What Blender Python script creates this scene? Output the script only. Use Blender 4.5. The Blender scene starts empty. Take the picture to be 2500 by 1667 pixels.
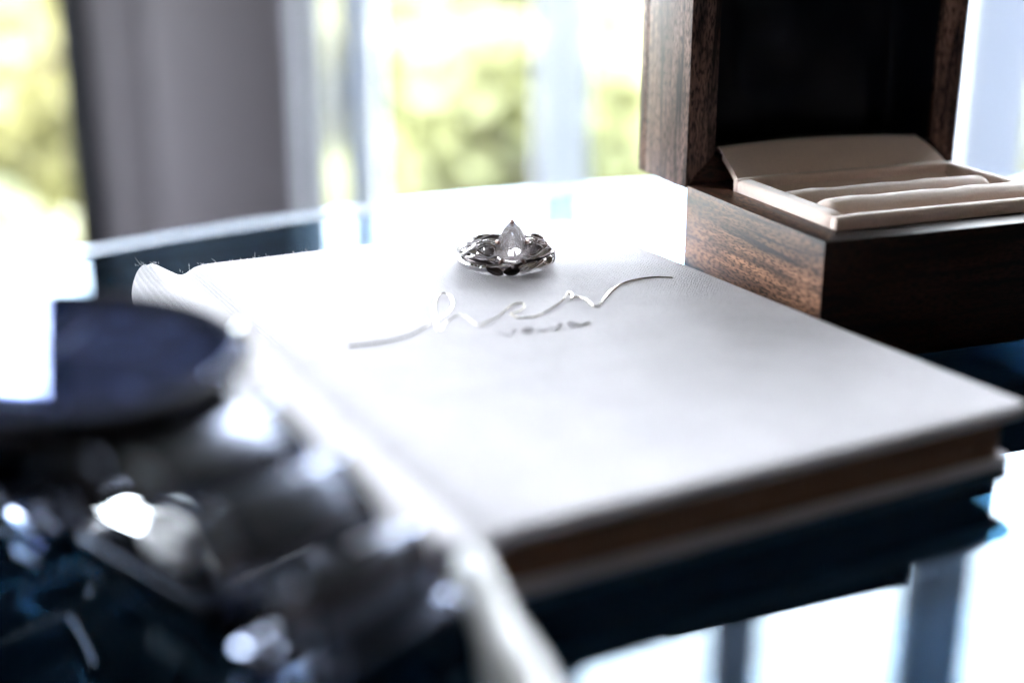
import bpy, bmesh, math, random
from mathutils import Vector, Matrix
random.seed(7)
R = math.radians
S = bpy.context.scene
COL = S.collection

# ------------------------------------------------------------------ camera
# metres; z = 0 is the top of the glass table, the camera looks along +Y
cam_d = bpy.data.cameras.new("camera"); cam = bpy.data.objects.new("camera", cam_d); COL.objects.link(cam)
cam.location = (0, 0, 0.089); cam.rotation_euler = (R(90 - 18.5), 0, 0)
cam_d.sensor_width = 36; cam_d.lens = 36 * 3234 / 2500
cam_d.clip_start = 0.01; cam_d.clip_end = 400
cam_d.dof.use_dof = True; cam_d.dof.focus_distance = 0.288; cam_d.dof.aperture_fstop = 5.6
S.camera = cam

# ------------------------------------------------------------------ light
W = bpy.data.worlds.new("World"); S.world = W; W.use_nodes = True
bg = W.node_tree.nodes["Background"]
bg.inputs[0].default_value = (0.90, 0.93, 1.0, 1); bg.inputs[1].default_value = 36.0
S.view_settings.view_transform = 'Standard'; S.view_settings.look = 'None'
S.view_settings.exposure = 0.0; S.view_settings.gamma = 1
cy = S.cycles
cy.use_denoising = True; cy.max_bounces = 14; cy.diffuse_bounces = 4; cy.glossy_bounces = 6
cy.transmission_bounces = 12; cy.transparent_max_bounces = 16
cy.sample_clamp_indirect = 12; cy.caustics_refractive = True; cy.caustics_reflective = True

# ------------------------------------------------------------------ helpers
def link(o, parent=None):
    COL.objects.link(o)
    if parent is not None: o.parent = parent
    return o
def tag(o, label=None, cat=None, group=None, kind=None):
    for k, v in (("label", label), ("category", cat), ("group", group), ("kind", kind)):
        if v: o[k] = v
    return o
def empty(name, loc=(0, 0, 0), rz=0.0):
    o = bpy.data.objects.new(name, None); o.empty_display_size = .01
    o.location = loc; o.rotation_euler = (0, 0, rz)
    return link(o)
def mesh(name, V, Fc, mat, parent=None, scale=.001, smooth=True, bevel=0, seg=2, ang=40):
    me = bpy.data.meshes.new(name)
    me.from_pydata([tuple(c * scale for c in v) for v in V], [], Fc); me.update()
    bm = bmesh.new(); bm.from_mesh(me)
    bmesh.ops.recalc_face_normals(bm, faces=bm.faces)
    if bevel:
        es = [e for e in bm.edges if len(e.link_faces) == 2 and e.calc_face_angle(0) > R(35)]
        bmesh.ops.bevel(bm, geom=es, offset=bevel * scale, segments=seg, profile=.6, affect='EDGES')
    if smooth:
        for f in bm.faces: f.smooth = True
        for e in bm.edges:
            if len(e.link_faces) == 2 and e.calc_face_angle(0) > R(ang): e.smooth = False
    bm.to_mesh(me); bm.free()
    me.materials.append(mat)
    return link(bpy.data.objects.new(name, me), parent)
class MB:
    def __init__(s): s.V = []; s.F = []
    def add(s, V, Fc):
        n = len(s.V); s.V += [tuple(v) for v in V]; s.F += [tuple(i + n for i in f) for f in Fc]; return s
    def box(s, a, b):
        x0, y0, z0 = a; x1, y1, z1 = b
        return s.add([(x0,y0,z0),(x1,y0,z0),(x1,y1,z0),(x0,y1,z0),(x0,y0,z1),(x1,y0,z1),(x1,y1,z1),(x0,y1,z1)],
                     [(0,3,2,1),(4,5,6,7),(0,1,5,4),(1,2,6,5),(2,3,7,6),(3,0,4,7)])
    def tube(s, P, rad, n=8, flat=1.0):
        P = [Vector(p) for p in P]; m = len(P)
        if not hasattr(rad, '__len__'): rad = [rad] * m
        up = Vector((0, 0, 1)); V = []; Fc = []
        for i in range(m):
            t = (P[min(i+1, m-1)] - P[max(i-1, 0)]).normalized()
            a = t.cross(up)
            if a.length < .05: a = t.cross(Vector((0, 1, 0)))
            a.normalize(); b = a.cross(t).normalized()
            for k in range(n):
                th = 2*math.pi*k/n
                V.append(P[i] + a*rad[i]*math.cos(th)*flat + b*rad[i]*math.sin(th))
        for i in range(m-1):
            for k in range(n): Fc.append((i*n+k, i*n+(k+1) % n, (i+1)*n+(k+1) % n, (i+1)*n+k))
        Fc.append(tuple(range(n-1, -1, -1))); Fc.append(tuple((m-1)*n+k for k in range(n)))
        return s.add(V, Fc)
    def ring(s, prof, n=64, c=(0, 0)):      # closed (r,z) profile turned about z
        m = len(prof); V = []; Fc = []
        for i in range(n):
            th = 2*math.pi*i/n
            for r, z in prof: V.append((c[0]+r*math.cos(th), c[1]+r*math.sin(th), z))
        for i in range(n):
            for k in range(m):
                Fc.append((i*m+k, ((i+1) % n)*m+k, ((i+1) % n)*m+(k+1) % m, i*m+(k+1) % m))
        return s.add(V, Fc)
    def disc(s, r0, z, n=64, c=(0, 0)):
        V = [(c[0]+r0*math.cos(2*math.pi*i/n), c[1]+r0*math.sin(2*math.pi*i/n), z) for i in range(n)]
        return s.add(V, [tuple(range(n))])
    def lathe(s, prof, n=48):               # open profile from axis to axis
        V = []; Fc = []; m = len(prof)
        for i in range(n):
            th = 2*math.pi*i/n
            for r, z in prof: V.append((r*math.cos(th), r*math.sin(th), z))
        for i in range(n):
            for k in range(m-1):
                Fc.append((i*m+k, ((i+1) % n)*m+k, ((i+1) % n)*m+k+1, i*m+k+1))
        s.add(V, Fc)
        return s.add([V[i*m] for i in range(n)], [tuple(range(n-1, -1, -1))]).add([V[i*m+m-1] for i in range(n)], [tuple(range(n))])
    def build(s, name, mat, parent=None, **k): return mesh(name, s.V, s.F, mat, parent, **k)
def catmull(P, n=8):
    P = [Vector(p) for p in P]; out = []
    for i in range(len(P)-1):
        p0, p1, p2, p3 = P[max(i-1, 0)], P[i], P[i+1], P[min(i+2, len(P)-1)]
        for k in range(n):
            t = k/n
            out.append(.5*((2*p1)+(p2-p0)*t+(2*p0-5*p1+4*p2-p3)*t*t+(3*p1-p0-3*p2+p3)*t**3))
    out.append(P[-1]); return out
def blob_box(a, b, r, n=6, puff=(0, 0, 0)):  # soft cushion-like box (superellipsoid grid)
    cx, cy_, cz = [(a[i]+b[i])/2 for i in range(3)]; h = [(b[i]-a[i])/2 for i in range(3)]
    bm = bmesh.new(); bmesh.ops.create_cube(bm, size=2)
    bmesh.ops.subdivide_edges(bm, edges=bm.edges[:], cuts=n*2, use_grid_fill=True)
    V = []
    for v in bm.verts:
        p = Vector((v.co.x*h[0], v.co.y*h[1], v.co.z*h[2]))
        q = Vector([max(-(h[i]-r), min(h[i]-r, p[i])) for i in range(3)])
        d = p-q
        if d.length > 1e-9: p = q + d.normalized()*min(r, max(abs(c) for c in d))
        V.append(p)
    Fc = [tuple(v.index for v in f.verts) for f in bm.faces]; bm.free()
    V = [(p.x+cx, p.y+cy_, p.z+cz) for p in V]
    return V, Fc

# ------------------------------------------------------------------ materials
def M(name):
    m = bpy.data.materials.new(name); m.use_nodes = True
    nt = m.node_tree; return m, nt, nt.nodes["Principled BSDF"]
def N(nt, t, **kw):
    n = nt.nodes.new(t)
    for k, v in kw.items():
        if k in n.inputs: n.inputs[k].default_value = v
        else: setattr(n, k, v)
    return n
def plain(name, col, rough=.5, metal=0, bump=None, **kw):
    m, nt, b = M(name)
    b.inputs["Base Color"].default_value = (*col, 1); b.inputs["Roughness"].default_value = rough
    b.inputs["Metallic"].default_value = metal
    for k, v in kw.items(): b.inputs[k.replace('_', ' ')].default_value = v
    if bump:
        tc = N(nt, "ShaderNodeTexCoord"); no = N(nt, "ShaderNodeTexNoise", Scale=bump[0], Detail=3.)
        bu = N(nt, "ShaderNodeBump", Strength=bump[1], Distance=bump[2])
        nt.links.new(tc.outputs["Object"], no.inputs["Vector"]); nt.links.new(no.outputs["Fac"], bu.inputs["Height"])
        nt.links.new(bu.outputs[0], b.inputs["Normal"])
        # faint tonal variation so that no surface is perfectly even
        mr = N(nt, "ShaderNodeMapRange"); mr.inputs["To Min"].default_value = .88; mr.inputs["To Max"].default_value = 1.1
        mx = N(nt, "ShaderNodeVectorMath", operation='SCALE'); mx.inputs[0].default_value = col
        nt.links.new(no.outputs["Fac"], mr.inputs[0]); nt.links.new(mr.outputs[0], mx.inputs["Scale"])
        nt.links.new(mx.outputs[0], b.inputs["Base Color"])
    return m
def thin_glass(name, tint=(1, 1, 1), rough=0.0, k=1.0, f0=.04, coat=(1, 1, 1)):
    m = bpy.data.materials.new(name); m.use_nodes = True; nt = m.node_tree; nt.nodes.clear()
    out = N(nt, "ShaderNodeOutputMaterial"); tr = N(nt, "ShaderNodeBsdfTransparent"); gl = N(nt, "ShaderNodeBsdfGlossy")
    tr.inputs[0].default_value = (*tint, 1); gl.inputs["Roughness"].default_value = rough; gl.inputs[0].default_value = (*coat, 1)
    lw = N(nt, "ShaderNodeLayerWeight", Blend=.5)
    p = N(nt, "ShaderNodeMath", operation='POWER'); p.inputs[1].default_value = 5
    a = N(nt, "ShaderNodeMath", operation='MULTIPLY_ADD'); a.inputs[1].default_value = k*(1-f0); a.inputs[2].default_value = f0*k
    mx = N(nt, "ShaderNodeMixShader")
    nt.links.new(lw.outputs["Facing"], p.inputs[0]); nt.links.new(p.outputs[0], a.inputs[0]); nt.links.new(a.outputs[0], mx.inputs[0])
    nt.links.new(tr.outputs[0], mx.inputs[1]); nt.links.new(gl.outputs[0], mx.inputs[2]); nt.links.new(mx.outputs[0], out.inputs[0])
    return m
def linen():
    m, nt, b = M("cream_linen")
    tc = N(nt, "ShaderNodeTexCoord")
    waves = []
    for d, sc in (('X', 430.), ('Y', 390.)):
        w = N(nt, "ShaderNodeTexWave", bands_direction=d, Scale=sc, Distortion=2.2, Detail=2.0); w.inputs["Detail Scale"].default_value = 1.5
        nt.links.new(tc.outputs["Object"], w.inputs["Vector"]); waves.append(w)
    mul = N(nt, "ShaderNodeMath", operation='MAXIMUM')
    nt.links.new(waves[0].outputs["Fac"], mul.inputs[0]); nt.links.new(waves[1].outputs["Fac"], mul.inputs[1])
    no = N(nt, "ShaderNodeTexNoise", Scale=1400., Detail=4.); nt.links.new(tc.outputs["Object"], no.inputs["Vector"])
    add = N(nt, "ShaderNodeMath", operation='ADD'); nt.links.new(mul.outputs[0], add.inputs[0]); nt.links.new(no.outputs["Fac"], add.inputs[1])
    bu = N(nt, "ShaderNodeBump", Strength=1.0, Distance=.0003)
    nt.links.new(add.outputs[0], bu.inputs["Height"]); nt.links.new(bu.outputs[0], b.inputs["Normal"])
    n2 = N(nt, "ShaderNodeTexNoise", Scale=90., Detail=5.); nt.links.new(tc.outputs["Object"], n2.inputs["Vector"])
    cr = N(nt, "ShaderNodeValToRGB"); cr.color_ramp.elements[0].color = (.775, .755, .81, 1); cr.color_ramp.elements[1].color = (.855, .835, .89, 1)
    cr.color_ramp.elements[0].position = .3; cr.color_ramp.elements[1].position = .7
    nt.links.new(n2.outputs["Fac"], cr.inputs[0])
    mr = N(nt, "ShaderNodeMapRange"); mr.inputs["From Max"].default_value = 1.6; mr.inputs["From Min"].default_value = .5; mr.inputs["To Min"].default_value = .74; mr.inputs["To Max"].default_value = 1.05
    vs = N(nt, "ShaderNodeVectorMath", operation='SCALE')
    nt.links.new(add.outputs[0], mr.inputs[0]); nt.links.new(cr.outputs[0], vs.inputs[0]); nt.links.new(mr.outputs[0], vs.inputs["Scale"]); nt.links.new(vs.outputs[0], b.inputs["Base Color"])
    b.inputs["Roughness"].default_value = .85; b.inputs["Specular IOR Level"].default_value = .15
    return m
def walnut(name, axis, light=(.25, .14, .08), dark=(.022, .010, .008), seed=0):
    m, nt, b = M(name)
    tc = N(nt, "ShaderNodeTexCoord"); mp = N(nt, "ShaderNodeMapping")
    sc = [1, 1, 1]; sc[axis] = .09
    mp.inputs["Scale"].default_value = sc; mp.inputs["Location"].default_value = (seed*.31, seed*.17, seed*.23)
    nt.links.new(tc.outputs["Object"], mp.inputs["Vector"])
    n1 = N(nt, "ShaderNodeTexNoise", Scale=380., Detail=6., Roughness=.6, Distortion=.8); nt.links.new(mp.outputs[0], n1.inputs["Vector"])
    mp2 = N(nt, "ShaderNodeMapping"); s2 = [1, 1, 1]; s2[axis] = .22; mp2.inputs["Scale"].default_value = s2
    nt.links.new(tc.outputs["Object"], mp2.inputs["Vector"])
    n2 = N(nt, "ShaderNodeTexNoise", Scale=2600., Detail=3.); nt.links.new(mp2.outputs[0], n2.inputs["Vector"])
    n3 = N(nt, "ShaderNodeTexNoise", Scale=60., Detail=3.); nt.links.new(mp2.outputs[0], n3.inputs["Vector"])
    c1 = N(nt, "ShaderNodeValToRGB"); e = c1.color_ramp.elements
    e[0].position = .36; e[0].color = (*dark, 1); e[1].position = .64; e[1].color = (*light, 1)
    nt.links.new(n1.outputs["Fac"], c1.inputs[0])
    c2 = N(nt, "ShaderNodeValToRGB"); e = c2.color_ramp.elements           # dark open pores
    e[0].position = .40; e[0].color = (.16, .14, .14, 1); e[1].position = .54; e[1].color = (1, 1, 1, 1)
    nt.links.new(n2.outputs["Fac"], c2.inputs[0])
    c3 = N(nt, "ShaderNodeValToRGB"); e = c3.color_ramp.elements
    e[0].position = .35; e[0].color = (.45, .42, .42, 1); e[1].position = .65; e[1].color = (1.15, 1.1, 1.05, 1)
    nt.links.new(n3.outputs["Fac"], c3.inputs[0])
    m1 = N(nt, "ShaderNodeMix", data_type='RGBA', blend_type='MULTIPLY'); m1.inputs[0].default_value = 1
    nt.links.new(c1.outputs[0], m1.inputs[6]); nt.links.new(c2.outputs[0], m1.inputs[7])
    m2 = N(nt, "ShaderNodeMix", data_type='RGBA', blend_type='MULTIPLY'); m2.inputs[0].default_value = 1
    nt.links.new(m1.outputs[2], m2.inputs[6]); nt.links.new(c3.outputs[0], m2.inputs[7])
    nt.links.new(m2.outputs[2], b.inputs["Base Color"])
    bu = N(nt, "ShaderNodeBump", Strength=.5, Distance=.00008); nt.links.new(n2.outputs["Fac"], bu.inputs["Height"])
    nt.links.new(bu.outputs[0], b.inputs["Normal"])
    b.inputs["Roughness"].default_value = .42; b.inputs["Specular IOR Level"].default_value = .17
    return m
def leaf_mat(name, a, c):
    m, nt, b = M(name)
    g = N(nt, "ShaderNodeTexCoord"); no = N(nt, "ShaderNodeTexNoise", Scale=.7, Detail=3.)
    cr = N(nt, "ShaderNodeValToRGB"); cr.color_ramp.elements[0].color = (*a, 1); cr.color_ramp.elements[1].color = (*c, 1)
    cr.color_ramp.elements[0].position = .38; cr.color_ramp.elements[1].position = .62
    nt.links.new(g.outputs["Object"], no.inputs["Vector"]); nt.links.new(no.outputs["Fac"], cr.inputs[0]); nt.links.new(cr.outputs[0], b.inputs["Base Color"])
    b.inputs["Roughness"].default_value = .5
    b.inputs["Transmission Weight"].default_value = 0
    tl = N(nt, "ShaderNodeBsdfTranslucent"); nt.links.new(cr.outputs[0], tl.inputs[0])
    mx = N(nt, "ShaderNodeMixShader"); mx.inputs[0].default_value = .35
    out = nt.nodes["Material Output"]
    nt.links.new(b.outputs[0], mx.inputs[1]); nt.links.new(tl.outputs[0], mx.inputs[2]); nt.links.new(mx.outputs[0], out.inputs[0])
    return m
def frame_paint():   # white frames; translucency added so they glow against the daylight
    m, nt, b = M("backlit_window_paint")
    b.inputs["Base Color"].default_value = (.85, .87, .9, 1); b.inputs["Roughness"].default_value = .4
    tl = N(nt, "ShaderNodeBsdfTranslucent"); tl.inputs[0].default_value = (.72, .78, .9, 1)
    mx = N(nt, "ShaderNodeMixShader"); mx.inputs[0].default_value = .26
    nt.links.new(b.outputs[0], mx.inputs[1]); nt.links.new(tl.outputs[0], mx.inputs[2]); nt.links.new(mx.outputs[0], nt.nodes["Material Output"].inputs[0])
    return m
MAT = dict(
    linen=linen(),
    paper=plain("shaded_page_paper", (.17, .088, .05), .8, bump=(900, .3, .0002)),  # cream pages, their shade put into the brown colour
    thread=plain("loose_linen_thread", (.85, .84, .87), .8),
    foil=plain("gold_foil", (.34, .31, .27), .12, 1, bump=(600, .15, .00005)),
    silver=plain("polished_silver", (.80, .78, .79), .16, 1, bump=(500, .1, .00006)),
    oxid=plain("tarnished_silver", (.10, .085, .085), .32, 1, bump=(900, .3, .0001)),
    copper=plain("rose_gold", (.16, .10, .09), .35, 1),
    satin=plain("navy_satin", (.0015, .0035, .009), .5, bump=(120, .1, .0004), Specular_IOR_Level=.14),
    velvet=plain("cream_velvet", (.95, .75, .66), .9, bump=(1500, .3, .0001), Sheen_Weight=1.0),
    steel=plain("dark_blued_steel", (.05, .056, .075), .22, 1, bump=(300, .08, .0001)),
    steel2=plain("brushed_dark_steel", (.13, .145, .19), .27, 1, bump=(700, .1, .0001)),
    chrome=plain("polished_steel", (.80, .83, .86), .12, 1, bump=(200, .1, .0002)),
    dialm=plain("dark_blue_dial", (.006, .009, .028), .6, 0, bump=(300, .1, .0001), Specular_IOR_Level=.1),
    marker=plain("pale_watch_marker", (.10, .12, .22), .5, 0),
    white=plain("glossy_white", (.86, .87, .90), .22, bump=(60, .05, .0003)),
    wall=plain("grey_plaster", (.25, .24, .26), .85, bump=(40, .1, .002)),
    pil=plain("grey_pillar_paint", (.17, .155, .175), .7, bump=(20, .1, .002)),
    room=plain("warm_wall_paint", (.06, .042, .033), .85, bump=(40, .1, .002)),
    trim=plain("pale_trim_paint", (.75, .78, .88), .5, bump=(20, .1, .001)),
    ceil=plain("white_ceiling_paint", (.31, .285, .28), .9, bump=(30, .1, .002)),
    bezel=plain("black_bezel_metal", (.012, .013, .02), .55, 0, bump=(300, .05, .0001), Specular_IOR_Level=.15),
    dull=plain("dull_silver_foil", (.62, .61, .66), .7, .1, bump=(600, .1, .00005)),
    polish=plain("polished_dark_steel", (.34, .38, .50), .16, 1, bump=(300, .05, .0001)),
    black=plain("black_frame_metal", (.012, .013, .02), .5, bump=(60, .1, .001)),
    floor=plain("slate_floor", (.0015, .0025, .0035), .95, bump=(12, .2, .002), Specular_IOR_Level=0.0),
    ground=plain("pale_garden_lawn", (.19, .195, .13), .95, bump=(.8, .3, .05)),
    bark=plain("grey_bark", (.10, .08, .06), .9, bump=(8, .5, .03)),
    glass=thin_glass("teal_table_glass", (.28, .46, .56), 0, 1.0, .04, (.72, .86, 1.0)),
    pane=thin_glass("window_glass", (.97, .985, .98), 0, .8),
    crystal=thin_glass("watch_crystal", (.8, .85, 1.0), .0, 1.5, .06, (.34, .40, .60)),
    frame=frame_paint(),
)
def diamond():
    m = bpy.data.materials.new("clear_diamond"); m.use_nodes = True; nt = m.node_tree; nt.nodes.clear()
    out = N(nt, "ShaderNodeOutputMaterial"); g = N(nt, "ShaderNodeBsdfGlass", IOR=2.3, Roughness=0.0)
    g.inputs[0].default_value = (.99, .97, .98, 1); tr = N(nt, "ShaderNodeBsdfTransparent"); tr.inputs[0].default_value = (.97, .95, .96, 1)
    mx = N(nt, "ShaderNodeMixShader"); mx.inputs[0].default_value = .28
    tl = N(nt, "ShaderNodeBsdfTranslucent"); tl.inputs[0].default_value = (.9, .87, .9, 1); m2 = N(nt, "ShaderNodeMixShader"); m2.inputs[0].default_value = .08
    nt.links.new(g.outputs[0], mx.inputs[1]); nt.links.new(tr.outputs[0], mx.inputs[2])
    nt.links.new(mx.outputs[0], m2.inputs[1]); nt.links.new(tl.outputs[0], m2.inputs[2]); nt.links.new(m2.outputs[0], out.inputs[0]); return m
MAT['gem'] = diamond()
def bevel_pale():
    m, nt, b = M("pale_bevel_band"); b.inputs["Base Color"].default_value = (.5, .58, .72, 1); b.inputs["Roughness"].default_value = .6
    tr = N(nt, "ShaderNodeBsdfTransparent"); mx = N(nt, "ShaderNodeMixShader"); mx.inputs[0].default_value = .72
    nt.links.new(b.outputs[0], mx.inputs[1]); nt.links.new(tr.outputs[0], mx.inputs[2]); nt.links.new(mx.outputs[0], nt.nodes["Material Output"].inputs[0]); return m
MAT['bevel_band_mat'] = bevel_pale()

# ------------------------------------------------------------------ room
X0, X1, Y0, Y1, ZF, ZC = -3.2, 3.2, -2.4, 3.0, -.80, 2.55
def struct(name, mb, mat):
    return tag(mb.build(name, mat, None, scale=1, smooth=False), kind="structure")
struct("floor", MB().box((X0-.2, Y0-.2, ZF-.1), (X1+.2, Y1+.2, ZF)), MAT['floor'])
struct("ceiling", MB().box((X0-.2, Y0-.2, ZC), (X1+.2, Y1+.2, ZC+.1)), MAT['ceil'])
struct("wall_back", MB().box((X0-.2, Y0-.2, ZF), (X1+.2, Y0, ZC)), MAT['room'])
struct("wall_right", MB().box((X1, Y0, ZF), (X1+.2, Y1+.2, ZC)), MAT['room'])
wl = MB().box((X0-.2, Y0, ZF), (X0, .6, ZC)).box((X0-.2, 2.8, ZF), (X0, Y1+.2, ZC)).box((X0-.2, .6, 1.25), (X0, 2.8, ZC)).box((X0-.2, .6, ZF), (X0, 2.8, -.6))
struct("wall_left", wl, MAT['room'])
WT = 2.42   # window head
wf = MB().box((X0, Y1, WT), (X1, Y1+.2, ZC)).box((X0, Y1, ZF), (X1, Y1+.2, ZF+.02))
wf.box((X0, Y1, 1.36), (-.99, Y1+.2, WT))
struct("wall_front", wf, MAT['room'])
# grey pillar between the two window openings, with a shallow crease and trim
pil = tag(empty("pillar", (-.74, Y1, ZF)), "matte grey wall pillar with a vertical crease between the two bright windows", "pillar")
mesh("panel", *(lambda m: (m.V, m.F))(MB().box((-.200, -.02, .02), (-.076, .18, WT-ZF))), MAT['pil'], pil, scale=1, bevel=.004)
mesh("panel", *(lambda m: (m.V, m.F))(MB().box((-.066, -.045, .02), (.255, .18, WT-ZF))), MAT['pil'], pil, scale=1, bevel=.01)
mesh("shadow_gap", *(lambda m: (m.V, m.F))(MB().box((-.076, .0, .02), (-.066, .17, WT-ZF))), MAT['pil'], pil, scale=1, smooth=False)
mesh("jamb", *(lambda m: (m.V, m.F))(MB().box((-.262, -.03, .02), (-.201, .18, WT-ZF))), MAT['black'], pil, scale=1, bevel=.003)
mesh("trim", *(lambda m: (m.V, m.F))(MB().box((.256, -.05, .02), (.281, .05, WT-ZF))), MAT['trim'], pil, scale=1, bevel=.004)
mesh("shadow_strip", *(lambda m: (m.V, m.F))(MB().box((.2815, -.02, .02), (.296, .18, WT-ZF))), MAT['black'], pil, scale=1, bevel=.002)  # black strip standing in for the shaded gap beside the window
def window(name_label, x0, x1, mull, t=.035, rz=0, loc=(0, 0, 0), z0=ZF+.02, z1=WT, grp=None):
    w = tag(empty("window", loc, rz), name_label, "window", grp)
    for a, b in ((x0, x0+t), (x1-t, x1)):
        MB().box((a, .0, z0), (b, .07, z1)).build("frame", MAT['frame'], w, scale=1, bevel=.004)
    MB().box((x0+t, 0, z0), (x1-t, .07, z0+.03)).build("frame", MAT['frame'], w, scale=1, bevel=.004)
    MB().box((x0+t, 0, z1-.05), (x1-t, .07, z1)).build("frame", MAT['frame'], w, scale=1, bevel=.004)
    xs = [x0+t]
    for a, b in mull:
        m_ = (a+b)/2
        MB().box((a, -.01, z0+.03), (m_-.004, .06, z1-.05)).build("mullion", MAT['frame'], w, scale=1, bevel=.008)
        MB().box((m_+.004, .0, z0+.03), (b, .08, z1-.05)).build("mullion", MAT['frame'], w, scale=1, bevel=.008)
        xs += [a, b]
    xs.append(x1-t)
    for i in range(0, len(xs), 2):
        MB().box((xs[i], .034, z0+.03), (xs[i+1], .038, z1-.05)).build("pane", MAT['pane'], w, scale=1, smooth=False)
    return w
window("wide window of tall white mullions behind the ring box", -.443, 3.2, [(-.392, -.308), (.056, .175), (.526, .653), (1.02, 1.20), (1.52, 1.65), (2.02, 2.15), (2.55, 2.68)], t=.012, loc=(0, Y1+.06, 0))
window("bright window with yellow green foliage beside the black jamb", -3.2, -.972, [(-1.95, -1.86), (-2.62, -2.54)], t=.012, loc=(0, Y1+.06, 0), z1=1.36)
window("side window", -2.8, -.6, [(-2.1, -2.0), (-1.4, -1.3)], rz=R(-90), loc=(X0-.06, 0, 0), z0=-.6, z1=1.25)
bpy.data.objects["window.002"]["label"] = "side window whose daylight falls on the walnut box from the side"

# ------------------------------------------------------------------ garden far below
struct("ground", MB().add([(-150, 3.3, -4.2), (150, 3.3, -4.2), (150, 250, -4.2), (-150, 250, -4.2)], [(0, 1, 2, 3)])
       .add([(-150, -60, -4.2), (-3.5, -60, -4.2), (-3.5, 3.3, -4.2), (-150, 3.3, -4.2)], [(0, 1, 2, 3)]), MAT['ground'])
GR = -4.2
leafA = leaf_mat("green_leaf", (.105, .118, .055), (.185, .188, .078))  # the leaves' own green tones
leafB = leaf_mat("yellow_leaf", (.155, .152, .062), (.245, .225, .09))
leafC = leaf_mat("pale_green_leaf", (.14, .155, .088), (.195, .20, .12))
def tree(x, y, top, rad, mat, label, n=4200, leaf=.15):
    t = tag(empty("garden_tree", (x, y, GR)), label, "tree", "leafy trees outside the windows")
    h = top-GR
    rnd = random.Random(int(x*100)+int(y*10))
    tr = MB(); tr.tube([(0, 0, 0), (.05, 0, h*.3), (-.03, .04, h*.62), (0, 0, h*.9)], [.14, .11, .07, .02], 8)
    for k in range(5):
        a = rnd.random()*6.28; z = h*(.35+.1*k)
        tr.tube([(0, 0, z), (math.cos(a)*rad*.4, math.sin(a)*rad*.4, z+h*.07), (math.cos(a)*rad*.8, math.sin(a)*rad*.8, z+h*.16)], [.05, .035, .012], 6)
    tr.build("trunk", MAT['bark'], t, scale=1)
    cl = [(rnd.gauss(0, rad*.45), rnd.gauss(0, rad*.45), h*(.42+.5*rnd.random()), rad*(.28+.25*rnd.random())) for _ in range(22)]
    V = []; Fc = []
    for i in range(n):
        cx_, cy_, cz, cr_ = cl[i % 22]
        d = Vector((rnd.gauss(0, 1), rnd.gauss(0, 1), rnd.gauss(0, 1))).normalized()*cr_*(rnd.random()**.4)
        p = Vector((cx_, cy_, cz))+d
        if p.z > h: p.z = h-.3*rnd.random()
        a = Vector((rnd.gauss(0, 1), rnd.gauss(0, 1), rnd.gauss(0, 1))).normalized(); b = a.orthogonal().normalized()
        s_ = leaf*(.6+.8*rnd.random()); k = len(V)
        V += [p-a*s_, p+b*s_*.45, p+a*s_, p-b*s_*.45]; Fc.append((k, k+1, k+2, k+3))
    me = bpy.data.meshes.new("crown"); me.from_pydata([tuple(v) for v in V], [], Fc); me.materials.append(mat)
    link(bpy.data.objects.new("crown", me), t)
trees = [
    (-.15, 9.5, -.70, 1.2, leafA, "full green tree showing in the middle panes of the wide window"),
    (.75, 12., .05, 2.3, leafC, "pale green tree standing behind the full green tree"),
    (-1.75, 11.5, .0, 1.9, leafB, "yellow green tree beside the grey pillar trim"),
    (1.75, 10.5, -.1, 1.6, leafB, "golden tree seen just beside the open box lid"),
    (3.6, 11., -.9, 1.2, leafA, "green tree seen past the far side of the box lid"),
    (-4.3, 10.5, .05, 2.1, leafB, "large yellow tree filling the window beside the black jamb"),
    (-3.9, 8., -1.75, .9, leafC, "low pale tree at the foot of the large yellow tree"),
    (5.6, 13., -.6, 1.7, leafA, "tall green tree behind the end mullions of the wide window"),
    (2.6, 15., -.7, 1.6, leafC, "far pale tree hidden mostly by the ring box"),
]
for t_ in trees: tree(*t_)

# ------------------------------------------------------------------ glass table
TC = (126, 87); TR = 359
tb = tag(empty("glass_table", (TC[0]/1000, TC[1]/1000, ZF)), "round teal glass table top carrying the book, watch and ring box", "table")
hz = -ZF*1000
prof = [(0, hz-4.5), (TR-1.2, hz-4.5), (TR-.3, hz-4), (TR, hz-3.2), (TR, hz-1.3), (TR-.3, hz-.5), (TR-1.2, hz), (0, hz)]
MB().lathe([(.5, p[1]) if p[0] == 0 else p for p in prof], 160).build("tabletop", MAT['glass'], tb, smooth=False)
mb = MB(); rr0, rr1 = TR-18, TR-3
mb.ring([(rr0, hz+.15), (rr1, hz+.15), (rr1, hz+.32), (rr0, hz+.32)], 160).build("bevel_band", MAT['bevel_band_mat'], tb, smooth=False)  # pale sheet added to stand in for the bright glass bevel
MB().ring([(TR+.2, hz-4), (TR+1.2, hz-3.6), (TR+1.6, hz-2.4), (TR+1.2, hz-1.2), (TR+.2, hz-.8)], 160).build("rim", MAT['white'], tb)
MB().lathe([(190, 0), (190, 12), (180, 18), (40, 26), (32, 60), (30, hz-60), (60, hz-30), (110, hz-14), (110, hz-6)], 48).build("pedestal", MAT['black'], tb)

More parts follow.
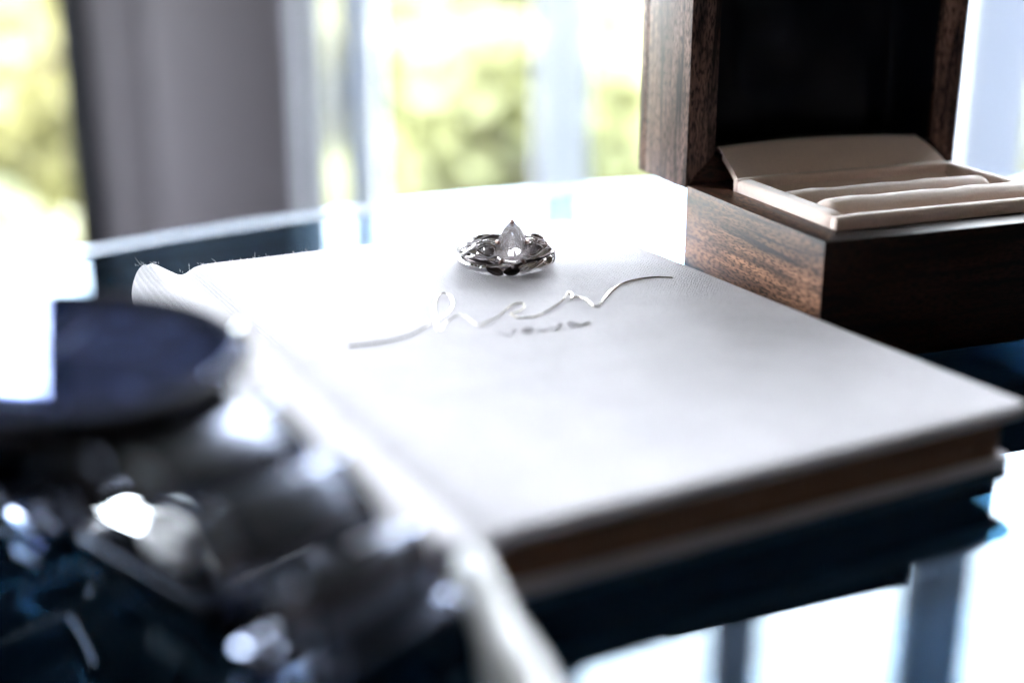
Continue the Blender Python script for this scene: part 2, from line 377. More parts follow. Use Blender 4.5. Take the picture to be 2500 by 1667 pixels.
# ------------------------------------------------------------------ book
BA = R(28.1); BT = 12.0
book = tag(empty("book", (-.0097, .1485, 0), BA), "cream linen covered book with foil lettering lying on the glass", "book")
BW, BL = 106.5, 148.0
def cover(name, zlo, zhi, top):
    xs = [-.5, -.2, .3, 1, 2, 3, 4, 5, 6, 7, 8, 9, 10, 12, 15, 20] + [20+i*(BW-23)/14 for i in range(1, 15)] + [BW-2, BW-1, BW-.4, BW]
    ys = [0, .4, 1, 2, 4] + [4+i*(BL-16)/20 for i in range(1, 20)] + [BL-12+i for i in range(0, 10)] + [BL-1.4, BL-.6, BL-.2, BL]
    zm = (zlo+zhi)/2; hh = (zhi-zlo)/2; V = []; nx, ny = len(xs), len(ys)
    def shape(x, y, sg):
        dx = min(x+.5 if not top else 9, BW-x); dy = min(y, BL-y)
        e = min(dx if dx > 0 else 0, dy, 2.0)
        k = math.sqrt(max(0, 1-(1-min(1, max(0, e)/1.1))**2))
        off = 0
        if top:
            far = max(0, (y-(BL-16))/16); near = max(0, (5-y)/5)
            off += (.45+1.2*far**2)*math.exp(-((x-.6)/2.4)**2) - (1.0+.9*far**2)*math.exp(-((x-7)/2.6)**2)
            off += .10*math.sin(x*.09+1)*math.sin(y*.05)
        # rounded plan corners
        r = 3.0; X, Y = x, y
        cx_ = None
        if x > BW-r: cx_ = BW-r
        if cx_ is not None and (y < r or y > BL-r):
            cy2 = r if y < r else BL-r
            v = Vector((x-cx_, y-cy2)); l = v.length
            if l > 0:
                v = v*(max(abs(v.x), abs(v.y))/l); X, Y = cx_+v.x, cy2+v.y
        wob = .25*math.sin(x*.21)+.12*math.sin(x*1.3)
        if y > BL-1.5: Y += wob*.35
        if not top: Y = 2.2+Y*(BL-2.2)/BL
        return (X, Y, zm+sg*hh*k+off)
    for sg in (1, -1):
        for y in ys:
            for x in xs: V.append(shape(x, y, sg))
    Fc = []; o = nx*ny
    for j in range(ny-1):
        for i in range(nx-1):
            a = j*nx+i; Fc.append((a, a+1, a+nx+1, a+nx)); Fc.append((o+a, o+a+nx, o+a+nx+1, o+a+1))
    bd = [i for i in range(nx)]+[j*nx+nx-1 for j in range(1, ny)]+[(ny-1)*nx+i for i in range(nx-2, -1, -1)]+[j*nx for j in range(ny-2, 0, -1)]
    for q in range(len(bd)):
        a, b = bd[q], bd[(q+1) % len(bd)]
        Fc.append((a, o+a, o+b, b))
    ob = mesh(name, V, Fc, MAT['linen'], book, ang=80)
    bm = bmesh.new(); bm.from_mesh(ob.data); bmesh.ops.remove_doubles(bm, verts=bm.verts, dist=1e-6); bm.to_mesh(ob.data); bm.free()
    return ob
cover("front_cover", BT-2.2, BT, True)
cover("back_cover", 0.05, 2.2, False)
# spine: half-round cloth shell with a standing head at the far end
V = []; Fc = []; NS = 16; ysp = [0+i*4 for i in range(37)]+[BL]
for y in ysp:
    far = max(0, (y-(BL-16))/16)
    for inner in (0, 1):
        for k in range(NS+1):
            th = math.pi*(k/NS)
            rz_ = BT/2+.35-inner*1.1+.9*far**2*(k < NS/2)*(1-k/(NS/2)); rx = 3.6-inner*1.1
            V.append((.2-rx*math.sin(th)-.6*far, y+.15*math.sin(k), BT/2+.2+rz_*math.cos(th)))
m_ = 2*(NS+1)
for j in range(len(ysp)-1):
    for k in range(NS):
        a = j*m_+k; Fc.append((a, a+1, a+m_+1, a+m_)); b = a+NS+1; Fc.append((b, b+m_, b+m_+1, b+1))
    for k in (0, NS):
        a = j*m_+k; Fc.append((a, a+m_, a+m_+NS+1, a+NS+1))
for j in (0, len(ysp)-1):
    for k in range(NS): a = j*m_+k; Fc.append((a, a+1, a+NS+2, a+NS+1))
mesh("spine", V, Fc, MAT['linen'], book)
# pages, slightly uneven sheets as a block with ridged edges
V = []; Fc = []; nl = 26
for k in range(nl+1):
    z = 2.25+(BT-4.5)*k/nl; j = .25*random.random()+(.3 if k % 2 else 0)
    V += [(1.2, 3.4+j, z), (BW-3.2-j, 3.4+j, z), (BW-3.2-j, BL-3.4-j, z), (1.2, BL-3.4-j, z)]
for k in range(nl):
    for q in range(4): a = 4*k+q; b = 4*k+(q+1) % 4; Fc.append((a, b, b+4, a+4))
Fc += [(3, 2, 1, 0), tuple(4*nl+q for q in range(4))]
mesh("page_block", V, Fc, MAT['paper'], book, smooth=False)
# loose threads at the far edge and the spine head
th_ = MB(); rr = random.Random(3)
for i in range(90):
    x = rr.random()**1.5*(BW-2)+.5 if i > 16 else -3+rr.random()*7
    zt = BT+(1.6 if x < 3 else (-1.2 if x < 9 else 0))-.5*rr.random()
    L = (.3+.5*rr.random()) if i % 17 else 2.0
    if i > 16: L *= .75
    p0 = Vector((x, BL-.1, zt)); d = Vector((rr.gauss(-.2, .6), rr.random()*.8, .5+rr.random())).normalized()
    b = Vector((rr.gauss(0, .3), 0, rr.gauss(0, .3)))
    th_.tube([p0, p0+d*L*.5+b*L*.2, p0+d*L+b*L*.6], [.055, .045, .02], 4)
tag(th_.build("loose_thread", MAT['thread'], book), kind="stuff")

# foil lettering: strokes given in millimetres on the cover, as flat ribbons 0.05 mm proud
F_, P_, H_ = 3234., R(18.5), .089
CB, SB = math.cos(BA), math.sin(BA)
def on_cover(px, py):      # where the line of sight of a point of the lettering meets the cover
    a = (px-1250)/F_; b = -(py-833.5)/F_
    dy, dz = math.cos(P_)+b*math.sin(P_), -math.sin(P_)+b*math.cos(P_)
    t = (BT/1000-H_)/dz; x, y = a*t*1000+9.7, dy*t*1000-148.5
    return (x*CB+y*SB, -x*SB+y*CB)
def ribbon(name, pts, wid, parent, mat='foil', n=7, z=BT+.10):
    P2 = catmull([(p[0], p[1], w_) for p, w_ in zip(pts, wid)], n)
    V = []; Fc = []
    prof_ = ((1, -.12), (.85, .02), (.45, .11), (0, .15), (-.45, .11), (-.85, .02), (-1, -.12)); m = len(prof_)
    for i, p in enumerate(P2):
        q0, q1 = P2[max(i-1, 0)], P2[min(i+1, len(P2)-1)]
        t = Vector((q1.x-q0.x, q1.y-q0.y)); t.normalize() if t.length else None
        for k, h in prof_: V.append((p.x-t.y*p.z/2*k, p.y+t.x*p.z/2*k, z+h))
    for i in range(len(P2)-1):
        for q in range(m-1): Fc.append((i*m+q, i*m+q+1, (i+1)*m+q+1, (i+1)*m+q))
    return mesh(name, V, Fc, MAT[mat], parent, ang=70)
big = [(850,846,.3),(900,841,.4),(960,831,.45),(1010,816,.5),(1056,789,.6),(1085,772,.9),(1102,752,1.3),(1106,735,1.3),(1097,721,.8),(1081,717,.4),
       (1066,726,1.1),(1060,748,1.35),(1064,785,1.35),(1074,807,1.2),(1082,797,.7),(1096,784,.5),(1115,772,.5),(1134,774,1.0),(1156,789,.95),(1172,795,.6),
       (1196,784,.5),(1218,773,.5),(1240,753,.55),(1258,742,.6),(1276,742,.5),(1280,750,.5),(1268,761,.6),(1246,766,.5)]
big2 = [(1246,766,.5),(1262,776,.6),(1288,776,.6),(1313,772,.55),(1345,755,.5),(1370,737,.5),(1382,722,.5),(1388,714,.8),(1396,720,1.0),(1394,730,.6),
        (1404,725,.5),(1420,727,.8),(1436,737,.95),(1448,747,.6),(1461,747,.5),(1473,733,.7),(1485,718,1.2),(1500,704,1.1),(1520,693,.5),(1553,683,.4),(1600,677.5,.4),(1642,679,.3)]
for st in (big, big2):
    ribbon("lettering", [on_cover(p[0], p[1]) for p in st], [(p[2]*.72-.12 if p[2] > .75 else p[2]*.48) for p in st], bpy.data.objects["front_cover"], n=6)
# small second word "vows" under the big one, in the same hand
o0 = Vector(on_cover(1224, 822)); o1 = Vector(on_cover(1446, 792)); ex = (o1-o0).normalized(); LW = (o1-o0).length
ey = Vector((-ex.y, ex.x)); u_ = LW/10.5
word = [[(0,.9),(.3,1.3),(.6,.2),(1.1,.0),(1.5,.9),(1.7,1.3),(2.1,1.1)], [(3.4,1.2),(2.8,1.2),(2.6,.5),(3.0,0),(3.6,.2),(3.8,.9),(3.4,1.2),(4.2,1.1)],
        [(4.6,1.2),(4.7,.3),(5.1,0),(5.6,.6),(5.8,1.1),(5.8,.3),(6.3,0),(6.9,.7),(7.1,1.2),(7.6,1.1)], [(8.0,.7),(8.6,1.5),(8.7,1.0),(9.1,.5),(8.8,.0),(8.1,.1),(9.4,.1),(10.5,.8)]]
for st in word:
    ribbon("lettering", [tuple(o0+ex*(a*u_)+ey*(b*u_*1.0)) for a, b in st], [.13]*len(st), bpy.data.objects["front_cover"], "dull", n=5)

# ------------------------------------------------------------------ ring box
KA = math.atan2(.355, .935)
box = tag(empty("ring_box", (.0605, .2485, 0), KA), "open dark walnut ring box lined with cream velvet and navy satin", "box")
W_, D_, HB, T = 75., 57., 26., 7.4
wx, wy, wz = walnut("walnut_long_grain_shaded", 0, light=(.062, .027, .018), dark=(.007, .0035, .003), seed=1), walnut("walnut_side_grain_lit", 1, light=(.50, .265, .16), dark=(.022, .010, .012), seed=2), walnut("walnut_upright_grain_half_lit", 2, light=(.30, .185, .15), dark=(.018, .010, .009), seed=3)  # one walnut: front coloured dark as in shade, sides and lid lighter as lit
def prism(P, lo, hi, ax=2):      # polygon swept along one axis
    n = len(P); mk = (lambda p, h: (p[0], p[1], h)) if ax == 2 else (lambda p, h: (p[0], h, p[1]))
    return MB().add([mk(p, lo) for p in P]+[mk(p, hi) for p in P], [tuple(range(n)), tuple(range(n, 2*n))]+[(k, (k+1) % n, n+(k+1) % n, n+k) for k in range(n)])
g = .03                            # hairline at the mitres
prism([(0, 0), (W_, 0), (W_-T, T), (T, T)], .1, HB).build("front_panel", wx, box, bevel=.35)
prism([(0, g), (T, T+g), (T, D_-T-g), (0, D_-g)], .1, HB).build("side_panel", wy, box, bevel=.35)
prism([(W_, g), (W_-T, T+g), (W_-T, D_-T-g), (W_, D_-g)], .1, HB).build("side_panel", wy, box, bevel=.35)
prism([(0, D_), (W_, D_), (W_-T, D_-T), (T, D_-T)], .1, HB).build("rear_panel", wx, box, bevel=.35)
MB().box((T, T, .6), (W_-T, D_-T, 3)).build("bottom_panel", wx, box)
# velvet tray: raised border, two ring rolls, rear flap
def soft(name, a, b, r, mat, par, n=5): V, Fc = blob_box(a, b, r, n); return mesh(name, V, Fc, mat, par, ang=180)
bz0, bz1 = HB-3, HB+2.6
bw = 3.0
tray = soft("velvet_border", (T+.2, T+.2, bz0), (W_-T-.2, T+.2+bw, bz1), 1.1, MAT['velvet'], box)
soft("velvet_border", (T+.2, T+.2+bw*.6, bz0), (T+1.3+bw, D_-T-.2, bz1), 1.1, MAT['velvet'], box)
soft("velvet_border", (W_-T-.2-bw, T+.2+bw*.6, bz0), (W_-T-.2, D_-T-.2, bz1), 1.1, MAT['velvet'], box)
soft("velvet_border", (T+.2, D_-T-.2-bw, bz0), (W_-T-.2, D_-T-.2, bz1+.3), 1.1, MAT['velvet'], box)
def roll(y0, y1, ztop):
    V = []; Fc = []; n = 20; x0, x1 = T+3.0, W_-T-3.0
    xs = [x0, x0+.4, x0+1.2, x0+2.5]+[x0+2.5+(x1-x0-5)*i/8 for i in range(1, 9)]+[x1-1.2, x1-.4, x1]
    for x in xs:
        e = min(x-x0, x1-x, 2.5)/2.5; k = math.sqrt(1-(1-e)**2)*.45+.55
        for q in range(n):
            th = 2*math.pi*q/n
            V.append((x, (y0+y1)/2+(y1-y0)/2*math.cos(th)*k, ztop-7+7*math.sin(th)*k+.15*math.sin(x*.4)))
    for i in range(len(xs)-1):
        for q in range(n): Fc.append((i*n+q, i*n+(q+1) % n, (i+1)*n+(q+1) % n, (i+1)*n+q))
    Fc += [tuple(range(n)), tuple((len(xs)-1)*n+q for q in range(n))]
    return mesh("ring_roll", V, Fc, MAT['velvet'], box, ang=180)
roll(12.3, 24.6, HB+3.8); roll(26.8, 38.6, HB+2.6); 
soft("velvet_bed", (T+.5, T+2, 8), (W_-T-.5, D_-T-.5, 16), 1, MAT['velvet'], box, 2)
# rear flap that climbs from the tray into the lid
V = []; Fc = []; nx, ny = 24, 10
for s_ in (0, 1):
    for j in range(ny+1):
        t = j/ny
        for i in range(nx+1):
            u = i/nx; x = T+.8+(W_-2*T-1.6)*u
            ytop = D_+3.4; y = D_-T-5+(ytop-(D_-T-5))*t
            ht = 8.6+.9*math.sin(u*3.1+.3)
            z = HB-1+ht*(t**.8)+.5*math.sin(t*3.14)
            x += -1.0*(t)*(u-.5)*3
            V.append((x, y+s_*1.0, z-s_*1.1))
o = (nx+1)*(ny+1)
for j in range(ny):
    for i in range(nx):
        a = j*(nx+1)+i; Fc += [(a, a+1, a+nx+2, a+nx+1), (o+a, o+a+nx+1, o+a+nx+2, o+a+1)]
bd = list(range(nx+1))+[j*(nx+1)+nx for j in range(1, ny+1)]+[ny*(nx+1)+i for i in range(nx-1, -1, -1)]+[j*(nx+1) for j in range(ny-1, 0, -1)]
for q in range(len(bd)): a, b = bd[q], bd[(q+1) % len(bd)]; Fc.append((a, o+a, o+b, b))
mesh("velvet_flap", V, Fc, MAT['velvet'], box, ang=80)
# lid standing open behind the base
LD = 25.
LH = 67.5; lo = D_+.4; zb = HB-.9; zt = zb+LH
lid = MB().box((0, lo+LD-3.5, zb), (W_, lo+LD, zt)).build("lid", wz, box, bevel=.6)
la, lb = lo, lo+LD-3.53
prism([(0, zb+g), (T, zb+T+g), (T, zt-T-g), (0, zt-g)], la, lb, 1).build("lid_side", wz, lid, bevel=.4)
prism([(W_, zb+g), (W_-T, zb+T+g), (W_-T, zt-T-g), (W_, zt-g)], la, lb, 1).build("lid_side", wz, lid, bevel=.4)
prism([(0, zb), (W_, zb), (W_-T, zb+T), (T, zb+T)], la, lb, 1).build("lid_side", wx, lid, bevel=.4)
prism([(0, zt), (W_, zt), (W_-T, zt-T), (T, zt-T)], la, lb, 1).build("lid_side", wx, lid, bevel=.4)
for x in (16, 50):
    MB().box((x, lo-1.2, HB-1.2), (x+7, lo+.3, HB+3)).tube([(x, lo-.1, HB+.3), (x+7, lo-.1, HB+.3)], .9, 10).build("hinge", MAT['steel2'], box, bevel=.1)
# satin lining with soft folds
V = []; Fc = []; nx, ny = 60, 48
for j in range(ny+1):
    v = j/ny
    for i in range(nx+1):
        u = i/nx; x = T+(W_-2*T)*u; z = zb+T+.02+(LH-2*T-.04)*v
        edge = min(u, 1-u, 1-v)*2
        puff = 7*min(1, edge*9)**.5
        fold = 1.6*math.sin((u*1.3-v*.75)*7+.9*math.sin(v*4))*min(1, edge*3)+.8*math.sin((u+v*.5)*17+2*math.sin(u*5))*min(1, edge*3)
        V.append((T+.15+(W_-2*T-.3)*u, lo+1.2+(LD-11)*min(1, edge*10)**.6-fold*.9, z))
for j in range(ny):
    for i in range(nx): a = j*(nx+1)+i; Fc.append((a, a+1, a+nx+2, a+nx+1))
mesh("satin_lining", V, Fc, MAT['satin'], lid, ang=180)

# ------------------------------------------------------------------ watch, closed bracelet standing on the glass
WA = R(-42)
watch = tag(empty("wristwatch", (-.055, .150, 0), WA), "dark steel wristwatch standing on its closed link bracelet beside the book spine", "watch")
ZD = 39.0
case = MB().lathe([(15, 27.5), (19.5, 28), (21.3, 30.5), (21.6, 34.5), (21, 36.6), (20.6, 37)], 72).build("watch_case", MAT['steel'], watch)
MB().ring([(20.6, 36.5), (22.2, 36.3), (22.9, 36.9), (22.8, 37.8), (22.2, 38.4), (21.6, 38.4)], 96).build("bezel", MAT['bezel'], watch)
V, Fc = [], []
MB().lathe([(21.5, 37.6), (21.5, 38.5), (21.4, 38.6), (.5, 38.62)], 72).build("crystal", MAT['crystal'], watch, smooth=False)
dial = MB().lathe([(21.4, 36.6), (21.4, 37.0), (.5, 37.02)], 72).build("dial", MAT['dialm'], watch)
for k in range(12):
    a = 2*math.pi*k/12; c, s = math.cos(a), math.sin(a); L = 3.4 if k % 3 == 0 else 2.3; w = .75 if k % 3 == 0 else .5
    V = []
    for z in (37.05, 37.5):
        for r_, t_ in ((17.8-L, -w), (17.8, -w), (17.8, w), (17.8-L, w)): V.append((r_*c-t_*s, r_*s+t_*c, z))
    mesh("marker", V, [(0,3,2,1),(4,5,6,7),(0,1,5,4),(1,2,6,5),(2,3,7,6),(3,0,4,7)], MAT['marker'], dial, smooth=False)
for L, w, a, z in ((10, .9, 2.2, 37.6), (14.5, .6, 4.9, 37.9), (15.5, .22, .6, 38.1)):
    c, s = math.cos(a), math.sin(a)
    V = [(r_*c-t_*s, r_*s+t_*c, zz) for zz in (z, z+.2) for r_, t_ in ((-2.5, -w*.7), (L, -w*.2), (L, w*.2), (-2.5, w*.7))]
    mesh("hand", V, [(0,3,2,1),(4,5,6,7),(0,1,5,4),(1,2,6,5),(2,3,7,6),(3,0,4,7)], MAT['marker'], dial, smooth=False)
for cx_, cy_ in ((0, 9.2), (-8.5, 0), (0, -9.2)):
    MB().ring([(3.4, 37.03), (3.8, 37.03), (3.8, 37.3), (3.4, 37.3)], 32, (cx_, cy_)).build("subdial_ring", MAT['marker'], dial)
for sg in (1, -1):
    for e in (1, -1):
        P = [(e*15, sg*9.2, 33), (e*19, sg*10, 33.5), (e*23, sg*10, 31.5), (e*25.5, sg*9.8, 28)]
        MB().tube(P, [3.0, 3.0, 2.6, 1.7], 10).build("lug", MAT['steel'], watch)
cr = MB()
cr.tube([(0, 21, 32.5), (0, 23.6, 32.5)], 1.2, 10); cr.tube([(0, 23.4, 32.5), (0, 23.7, 32.5), (0, 27, 32.5), (0, 27.3, 32.5)], [2.6, 3.1, 3.1, 2.5], 18)
cr.build("crown", MAT['chrome'], watch)
# the head sits slightly tipped on the slack bracelet
tip = Matrix.Translation((0, 0, .033)) @ Matrix.Rotation(R(3.2), 4, Vector((-math.sin(-WA), math.cos(-WA), 0))) @ Matrix.Translation((0, 0, -.033))
for ch in list(watch.children): ch.matrix_basis = tip
# loop of links in the local x-z plane
half = [(21.5, 31.5), (27.5, 29.5), (34.0, 25.0), (39.6, 18.0), (41.0, 10.8), (37.5, 5.0), (30, 2.9), (19, 2.7)]
path = catmull([(x, 0, z) for x, z in half], 20)
acc = [0]
for i in range(1, len(path)): acc.append(acc[-1]+(path[i]-path[i-1]).length)
def at_len(s):
    for i in range(1, len(acc)):
        if acc[i] >= s:
            t = (s-acc[i-1])/(acc[i]-acc[i-1]); p = path[i-1].lerp(path[i], t); d = (path[i]-path[i-1]).normalized(); return p, d
    return path[-1], (path[-1]-path[-2]).normalized()
def pillow(y0, y1, L=10.4, Tk=5.0, n=24, edge=2.4):
    V = []; Fc = []; ys = [y0, y0+edge*.3, y0+edge, y1-edge, y1-edge*.3, y1]; ks = [.55, .85, 1, 1, .85, .55]
    for y, k in zip(ys, ks):
        for q in range(n):
            th = 2*math.pi*q/n; c, s = math.cos(th), math.sin(th)
            ex_ = abs(c)**.66*(1 if c > 0 else -1); ez = abs(s)**.82*(1 if s > 0 else -1)
            V.append((ex_*L/2*(.9+.1*k), y, ez*Tk/2*k))
    m2 = len(ys)
    for i in range(m2-1):
        for q in range(n): Fc.append((i*n+q, i*n+(q+1) % n, (i+1)*n+(q+1) % n, (i+1)*n+q))
    Fc += [tuple(range(n)), tuple((m2-1)*n+q for q in range(n))]
    return V, Fc
vc, fc_ = pillow(-7.6, 7.6, edge=1.0); va, fa = pillow(-10.9, -7.7); vb, fb = pillow(7.7, 10.9)
proto = None
nL = int((acc[-1]-4)//10.9)+1
for sx in (1, -1):
    for k in range(nL):
        p, d = at_len(4.5+k*10.9)
        ang = math.atan2(-d.z, d.x)
        if proto is None:
            lk = mesh("link", vc, fc_, MAT['steel2'], watch, ang=50)
            e1 = mesh("outer_link", va, fa, MAT['polish'], lk, ang=50); e2 = mesh("outer_link", vb, fb, MAT['polish'], lk, ang=50)
            proto = (lk, e1, e2)
        else:
            lk = proto[0].copy(); link(lk, watch)
            for e in proto[1:]: c = e.copy(); link(c, lk)
        lk.location = (sx*p.x/1000, (3.0+(31.5-p.z)*.5)/1000, p.z/1000); lk.rotation_euler = (0, ang if sx > 0 else math.pi-ang, 0)
# folding clasp: two polished blades arched inside the loop and a push piece
for y, z0, ph in ((14.6, 5.2, 0), (21.6, 6.4, .5)):
    P = [(x, y, z0+2.2*math.cos(x/16.*1.4+ph)) for x in range(-17, 18, 2)]
    V = []; Fc = []
    for i, p in enumerate(P):
        for dy_ in (-3.0, 3.0):
            for dz in (0, 1.1): V.append((p[0], p[1]+dy_, p[2]+dz))
    for i in range(len(P)-1):
        a = 4*i; b = a+4
        Fc += [(a, b, b+1, a+1), (a+2, a+3, b+3, b+2), (a+1, b+1, b+3, a+3), (a, a+2, b+2, b)]
    Fc += [(0, 1, 3, 2), tuple(4*(len(P)-1)+q for q in (0, 2, 3, 1))]
    mesh("clasp_blade", V, Fc, MAT['chrome'], watch)
V, Fc = blob_box((-4, 10.5, 5.2), (8, 16.5, 10.5), 2.5, 4); mesh("push_piece", V, Fc, MAT['white'], watch, ang=180)
V, Fc = blob_box((-19, 9.4, .3), (18, 29.2, 4.6), 1.0, 4); mesh("clasp_plate", V, Fc, MAT['steel'], watch, ang=180)

# ------------------------------------------------------------------ white rod leaning at the near corner of the book
rp = [Vector((-.0050, .1420, .0142)), Vector((.0066, .102, .0058))]
dv = (rp[1]-rp[0]); Lr = dv.length*1000
rod = MB().tube([(0, 0, z) for z in (0, .5, 1.5, 8, 12.5, 14.5, 17, 20, Lr-1, Lr)], [1.3, 2.0, 2.3, 2.35, 2.45, 2.7, 3.1, 3.5, 3.7, 3.0], 24)
ro = rod.build("white_rod", MAT['white'], None); ro.location = rp[0]
ro.rotation_mode = 'QUATERNION'; ro.rotation_quaternion = dv.to_track_quat('Z', 'Y')
tag(ro, "short glossy white rod with a thicker lower end leaning at the book corner", "rod")

# ------------------------------------------------------------------ rings
RC = (-.0016, .2853)
def ring_p(phi, z, r): return (r*math.sin(phi), -r*math.cos(phi), z)
def leafshape(mb, phi, z, r, L, wd, tilt, bulge=.55, lat=0):
    # small pointed leaf lying on the band: centre at phi, long axis tilted in the tangent plane
    c = Vector(ring_p(phi, z, r)); n = Vector((math.sin(phi), -math.cos(phi), 0)); t = Vector((math.cos(phi), math.sin(phi), 0)); up = Vector((0, 0, 1))
    a = t*math.cos(tilt)+up*math.sin(tilt); b = n.cross(a)
    V = []; K = 7
    for i in range(K):
        s = -1+2*i/(K-1); w = wd*(1-s*s)**.75*.5+.02
        V += [c+a*(s*L/2)+b*w, c+a*(s*L/2)+n*bulge*(1-s*s)**.5, c+a*(s*L/2)-b*w, c+a*(s*L/2)-n*.25]
    Fc = []
    for i in range(K-1):
        for q in range(4): Fc.append((4*i+q, 4*i+(q+1) % 4, 4*(i+1)+(q+1) % 4, 4*(i+1)+q))
    Fc += [(0, 1, 2, 3), tuple(4*(K-1)+q for q in range(4))]
    mb.add(V, Fc)
def brilliant(name, c, n, r, parent, mat):
    n = Vector(n).normalized(); a = n.orthogonal().normalized(); b = n.cross(a); c = Vector(c); V = []; Fc = []
    def rg(rad, h, k=8, off=0): 
        s = len(V)
        for q in range(k): th = 2*math.pi*(q+off)/k; V.append(c+a*rad*math.cos(th)+b*rad*math.sin(th)+n*h)
        return list(range(s, s+k))
    t = rg(r*.55, r*.32); g = rg(r, 0, 8, .5); V.append(c-n*r*.8); cu = len(V)-1
    Fc.append(tuple(t))
    for q in range(8):
        Fc += [(t[q], g[q], t[(q+1) % 8]), (g[q], g[(q+1) % 8], t[(q+1) % 8]), (g[q], cu, g[(q+1) % 8])]
    return mesh(name, V, Fc, mat, parent, smooth=False)

# wedding band, lying flat on the cover
wb = tag(empty("wedding_band", (RC[0], RC[1], BT/1000+.0001)), "silver leaf and vine wedding band lying flat under the other ring", "ring")
PH = R(8)
mb = MB(); pts = []; rad = []
def bz(ph):   # base height of the plain band round the ring
    return 1.15
n = 60
for i in range(n+1):
    ph = R(-190)+(R(172))*i/n; pts.append(ring_p(ph, 1.25-.15*(i/n), 10.0+.2*(i/n))); rad.append(1.12-.35*max(0, (i/n-.55)/.45))
mb.tube(pts, rad, 14, .62); mb.build("plain_shank", MAT['silver'], wb)
mb = MB()
for q, (ph0, ph1) in enumerate(((-22, 172), (-10, 172))):
    pts = []; rad = []
    for i in range(91):
        t = i/90; ph = R(ph0+(ph1-ph0)*t); w = 2*math.pi*t*3.2+q*math.pi
        pts.append(ring_p(ph, 1.35+.62*math.sin(w), 10.1+.45*math.cos(w))); rad.append(.62-.1*math.cos(w))
    mb.tube(pts, rad, 10)
mb.build("twisted_strand", MAT['silver'], wb)
for ph, z, L, wd, tl in ((-12, .95, 4.4, 1.9, -.35), (9, .95, 4.0, 2.1, .15), (28, 1.5, 3.6, 1.4, .45), (50, 1.2, 3.4, 1.5, .1), (66, 1.7, 3.0, 1.6, .5), (84, 1.5, 3.0, 1.9, 1.2), (-24, 1.6, 2.6, 1.2, .3)):
    mb = MB(); leafshape(mb, R(ph), z, 10.7 if abs(ph) < 15 else 10.55, L, wd, tl, .7); mb.build("leaf", MAT['oxid' if ph in (-12, 9, 84) else 'silver'], wb, ang=60)
for k in range(4):
    brilliant("accent_stone", ring_p(R(79+k*5), 1.9+.25*k, 11.0), (math.sin(R(80)), -math.cos(R(80)), .4), .45, wb, MAT['gem'])
MB().ring([(9.1, .6), (9.4, .3), (9.6, .6), (9.6, 1.9), (9.4, 2.2), (9.1, 1.9)], 72).build("inner_band", MAT['oxid'], wb)

# engagement ring: four woven strands that splay toward the pear stone
er = tag(empty("engagement_ring", (RC[0], RC[1], (BT+2.05)/1000)), "silver braided engagement ring with a clear pear shaped stone, stacked on the band", "ring")
def splay(ph):   # 0 at the back, 1 next to the stone
    d = abs((ph-PH+math.pi) % (2*math.pi)-math.pi); return max(0, math.cos(min(d, math.pi/2)*.93))**1.1
def strand(q, ph0, ph1, freq, m=70, r0=10.1):
    pts = []; rad = []
    for i in range(m+1):
        t = i/m; ph = ph0+(ph1-ph0)*t; s = splay(ph); w = freq*(ph-PH)+q
        zc = 1.0+2.75*s; am = .5+1.75*s
        pts.append(ring_p(ph, zc+am*math.sin(w), r0+.5*math.cos(w)+.25*s)); rad.append(.33+.10*s*(.5+.5*math.cos(w)))
    return pts, rad
for q in range(5):
    mb = MB(); p_, r_ = strand(q*2*math.pi/5, PH+R(13), PH+R(347), 3.3, 110); mb.tube(p_, r_, 9, .9)
    mb.build("woven_strand", MAT['silver'], er)
MB().ring([(9.2, .5), (9.5, .2), (9.7, .5), (9.7, 2.0), (9.5, 2.3), (9.2, 2.0)], 72).build("inner_band", MAT['oxid'], er)
V = []; Fc = []; m_ = 110
for i in range(m_+1):
    ph = PH+R(14)+R(332)*i/m_; s_ = splay(ph); zc = 1.0+2.75*s_; am = (.5+1.75*s_)*.85
    for r_ in (9.75, 9.95):
        for z in (zc-am, zc+am): V.append(ring_p(ph, z, r_))
for i in range(m_):
    a = 4*i
    for p, q in ((0, 1), (1, 3), (3, 2), (2, 0)): Fc.append((a+p, a+q, a+4+q, a+4+p))
mesh("backing", V, Fc, MAT['oxid'], er)
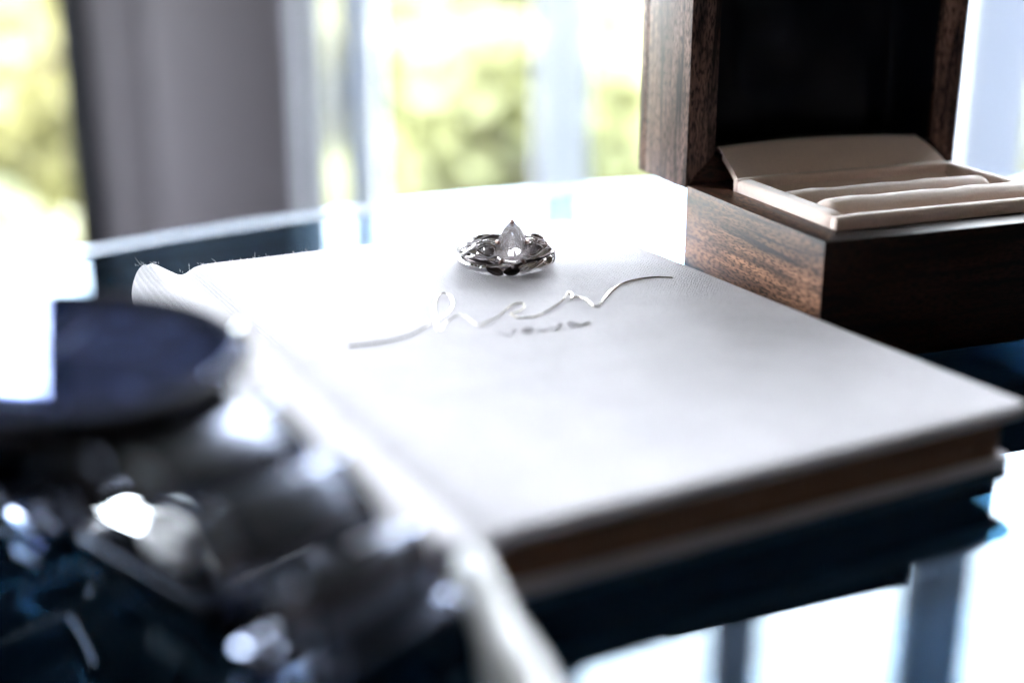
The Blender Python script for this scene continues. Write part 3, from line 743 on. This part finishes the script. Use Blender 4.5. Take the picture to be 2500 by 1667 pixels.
# long leaves on the shoulders
for ph, z, L, wd, tl, r in ((-30, 5.9, 6.0, 1.3, .42, 10.7), (-46, 4.6, 5.2, 1.2, .35, 10.6), (-30, 2.2, 6.2, 1.4, -.16, 10.7), (-50, 2.7, 4.6, 1.3, .25, 10.5), (-16, 1.5, 4.2, 1.3, -.3, 10.9),
                            (42, 5.7, 5.4, 1.3, -.42, 10.7), (55, 3.9, 4.8, 1.2, -.3, 10.6), (44, 2.0, 5.4, 1.4, .3, 10.7), (68, 2.6, 4.0, 1.3, -.2, 10.5)):
    mb = MB(); leafshape(mb, R(ph), z, r, L, wd, tl, .55); mb.build("leaf", MAT['silver'], er, ang=60)
for ph in (-18.5, 33):
    c = Vector(ring_p(R(ph), 3.55, 11.0)); nn = Vector((math.sin(R(ph)), -math.cos(R(ph)), 0))
    brilliant("side_stone", c+nn*.35, nn, 1.15, er, MAT['gem'])
    mb = MB(); tt = Vector((math.cos(R(ph)), math.sin(R(ph)), 0))
    sgn = -1 if ph < 0 else 1
    P = []
    for k in range(25):
        th = 2*math.pi*k/24; rr_ = 1.55+(.9*max(0, math.cos(th))**4)
        P.append(c+tt*sgn*rr_*math.cos(th)*1.05+Vector((0, 0, 1))*1.4*math.sin(th))
    mb.tube(P, .30, 8); mb.build("bezel", MAT['silver'], er)
    mb = MB(); V0 = [c-nn*.5+tt*1.3*math.cos(2*math.pi*k/16)+Vector((0, 0, 1))*1.3*math.sin(2*math.pi*k/16) for k in range(16)]
    mb.add(V0+[v-nn*.5 for v in V0], [tuple(range(16)), tuple(range(16, 32))]+[(k, (k+1) % 16, 16+(k+1) % 16, 16+k) for k in range(16)]).build("setting_cup", MAT['oxid'], er)
    for k in range(4):
        th = math.pi/4+k*math.pi/2; p = c+tt*1.1*math.cos(th)+Vector((0, 0, 1))*1.1*math.sin(th)+nn*.55
        mb = MB(); mb.tube([p-nn*.9, p-nn*.1, p+nn*.1], [.2, .2, .1], 7); mb.build("prong", MAT['silver'], er)
# pear stone facing the camera side, leaning back a little
def pear(th):     # unit pear outline, point up
    x = math.sin(th); y = -math.cos(th)
    if y < 0: return (x*3.4, y*3.1)
    return ((1 if x >= 0 else -1)*(.25*(1-y)+.12+3.05*(1-y**1.7)) if abs(x) > 1e-6 else 0, y*6.6)
tiltb = R(10)
SC = Vector(ring_p(PH, 3.9, 12.0)); nn = Vector((math.sin(PH*.3), -math.cos(PH*.3)*math.cos(tiltb), math.sin(tiltb))).normalized()
side = Vector((0, 0, 1)).cross(nn)*-1; side.normalize(); upv = nn.cross(side)*-1
if upv.z < 0: upv = -upv
def pos(x, y, h): return SC+side*x+upv*y+nn*h
NN = 18; V = []; Fc = []
ths = [2*math.pi*k/NN for k in range(NN)]
def ringv(sc, h, off=0, cyo=.8):
    s = len(V)
    for k in range(NN):
        x, y = pear(2*math.pi*(k+off)/NN); V.append(pos(x*sc*1.1, cyo+(y-cyo)*sc, h))
    return [s+k for k in range(NN)]
tab = ringv(.52, 1.15, 0); mid = ringv(.80, .78, .5); g1 = ringv(1., .12, 0); g2 = ringv(1., -.12, 0); pv = ringv(.55, -1.5, .5); pv2 = ringv(.22, -2.2, 0)
V.append(pos(0, .3, -2.5)); cu = len(V)-1
Fc.append(tuple(tab))
for A, B, off in ((tab, mid, 0), (mid, g1, 1), (g2, pv, 0), (pv, pv2, 1)):
    for k in range(NN):
        k1 = (k+1) % NN
        if off == 0: Fc += [(A[k], B[k], A[k1]), (B[k], B[k1], A[k1])]
        else: Fc += [(A[k], B[k], B[k1]), (A[k], B[k1], A[k1])]
for k in range(NN):
    k1 = (k+1) % NN; Fc += [(g1[k], g2[k], g2[k1], g1[k1]), (pv2[k], cu, pv2[k1])]
mesh("pear_stone", V, Fc, MAT['gem'], er, smooth=False)
for x, y, mt in ((0, 6.0, 'copper'), (-3.0, 1.7, 'copper'), (3.0, 1.7, 'copper'), (-2.35, -2.4, 'copper'), (2.35, -2.4, 'copper'), (0, -3.2, 'silver')):
    l = math.hypot(x, y-.5); ux, uy = x/l, (y-.5)/l
    P = [pos(x*.86, y*.86, -1.6), pos(x+ux*.25, y+uy*.25, -.8), pos(x+ux*.32, y+uy*.32, .1), pos(x-ux*.15, y-uy*.15, .75)]
    mb = MB(); mb.tube(P, [.42, .40, .46, .40], 10); mb.build("prong", MAT[mt], er)
mb = MB(); P = [pos(pear(t)[0]*.62, .5+(pear(t)[1]-.5)*.62, -1.9) for t in [2*math.pi*k/32 for k in range(33)]]
mb.tube(P, .33, 8); mb.build("head_basket", MAT['silver'], er)
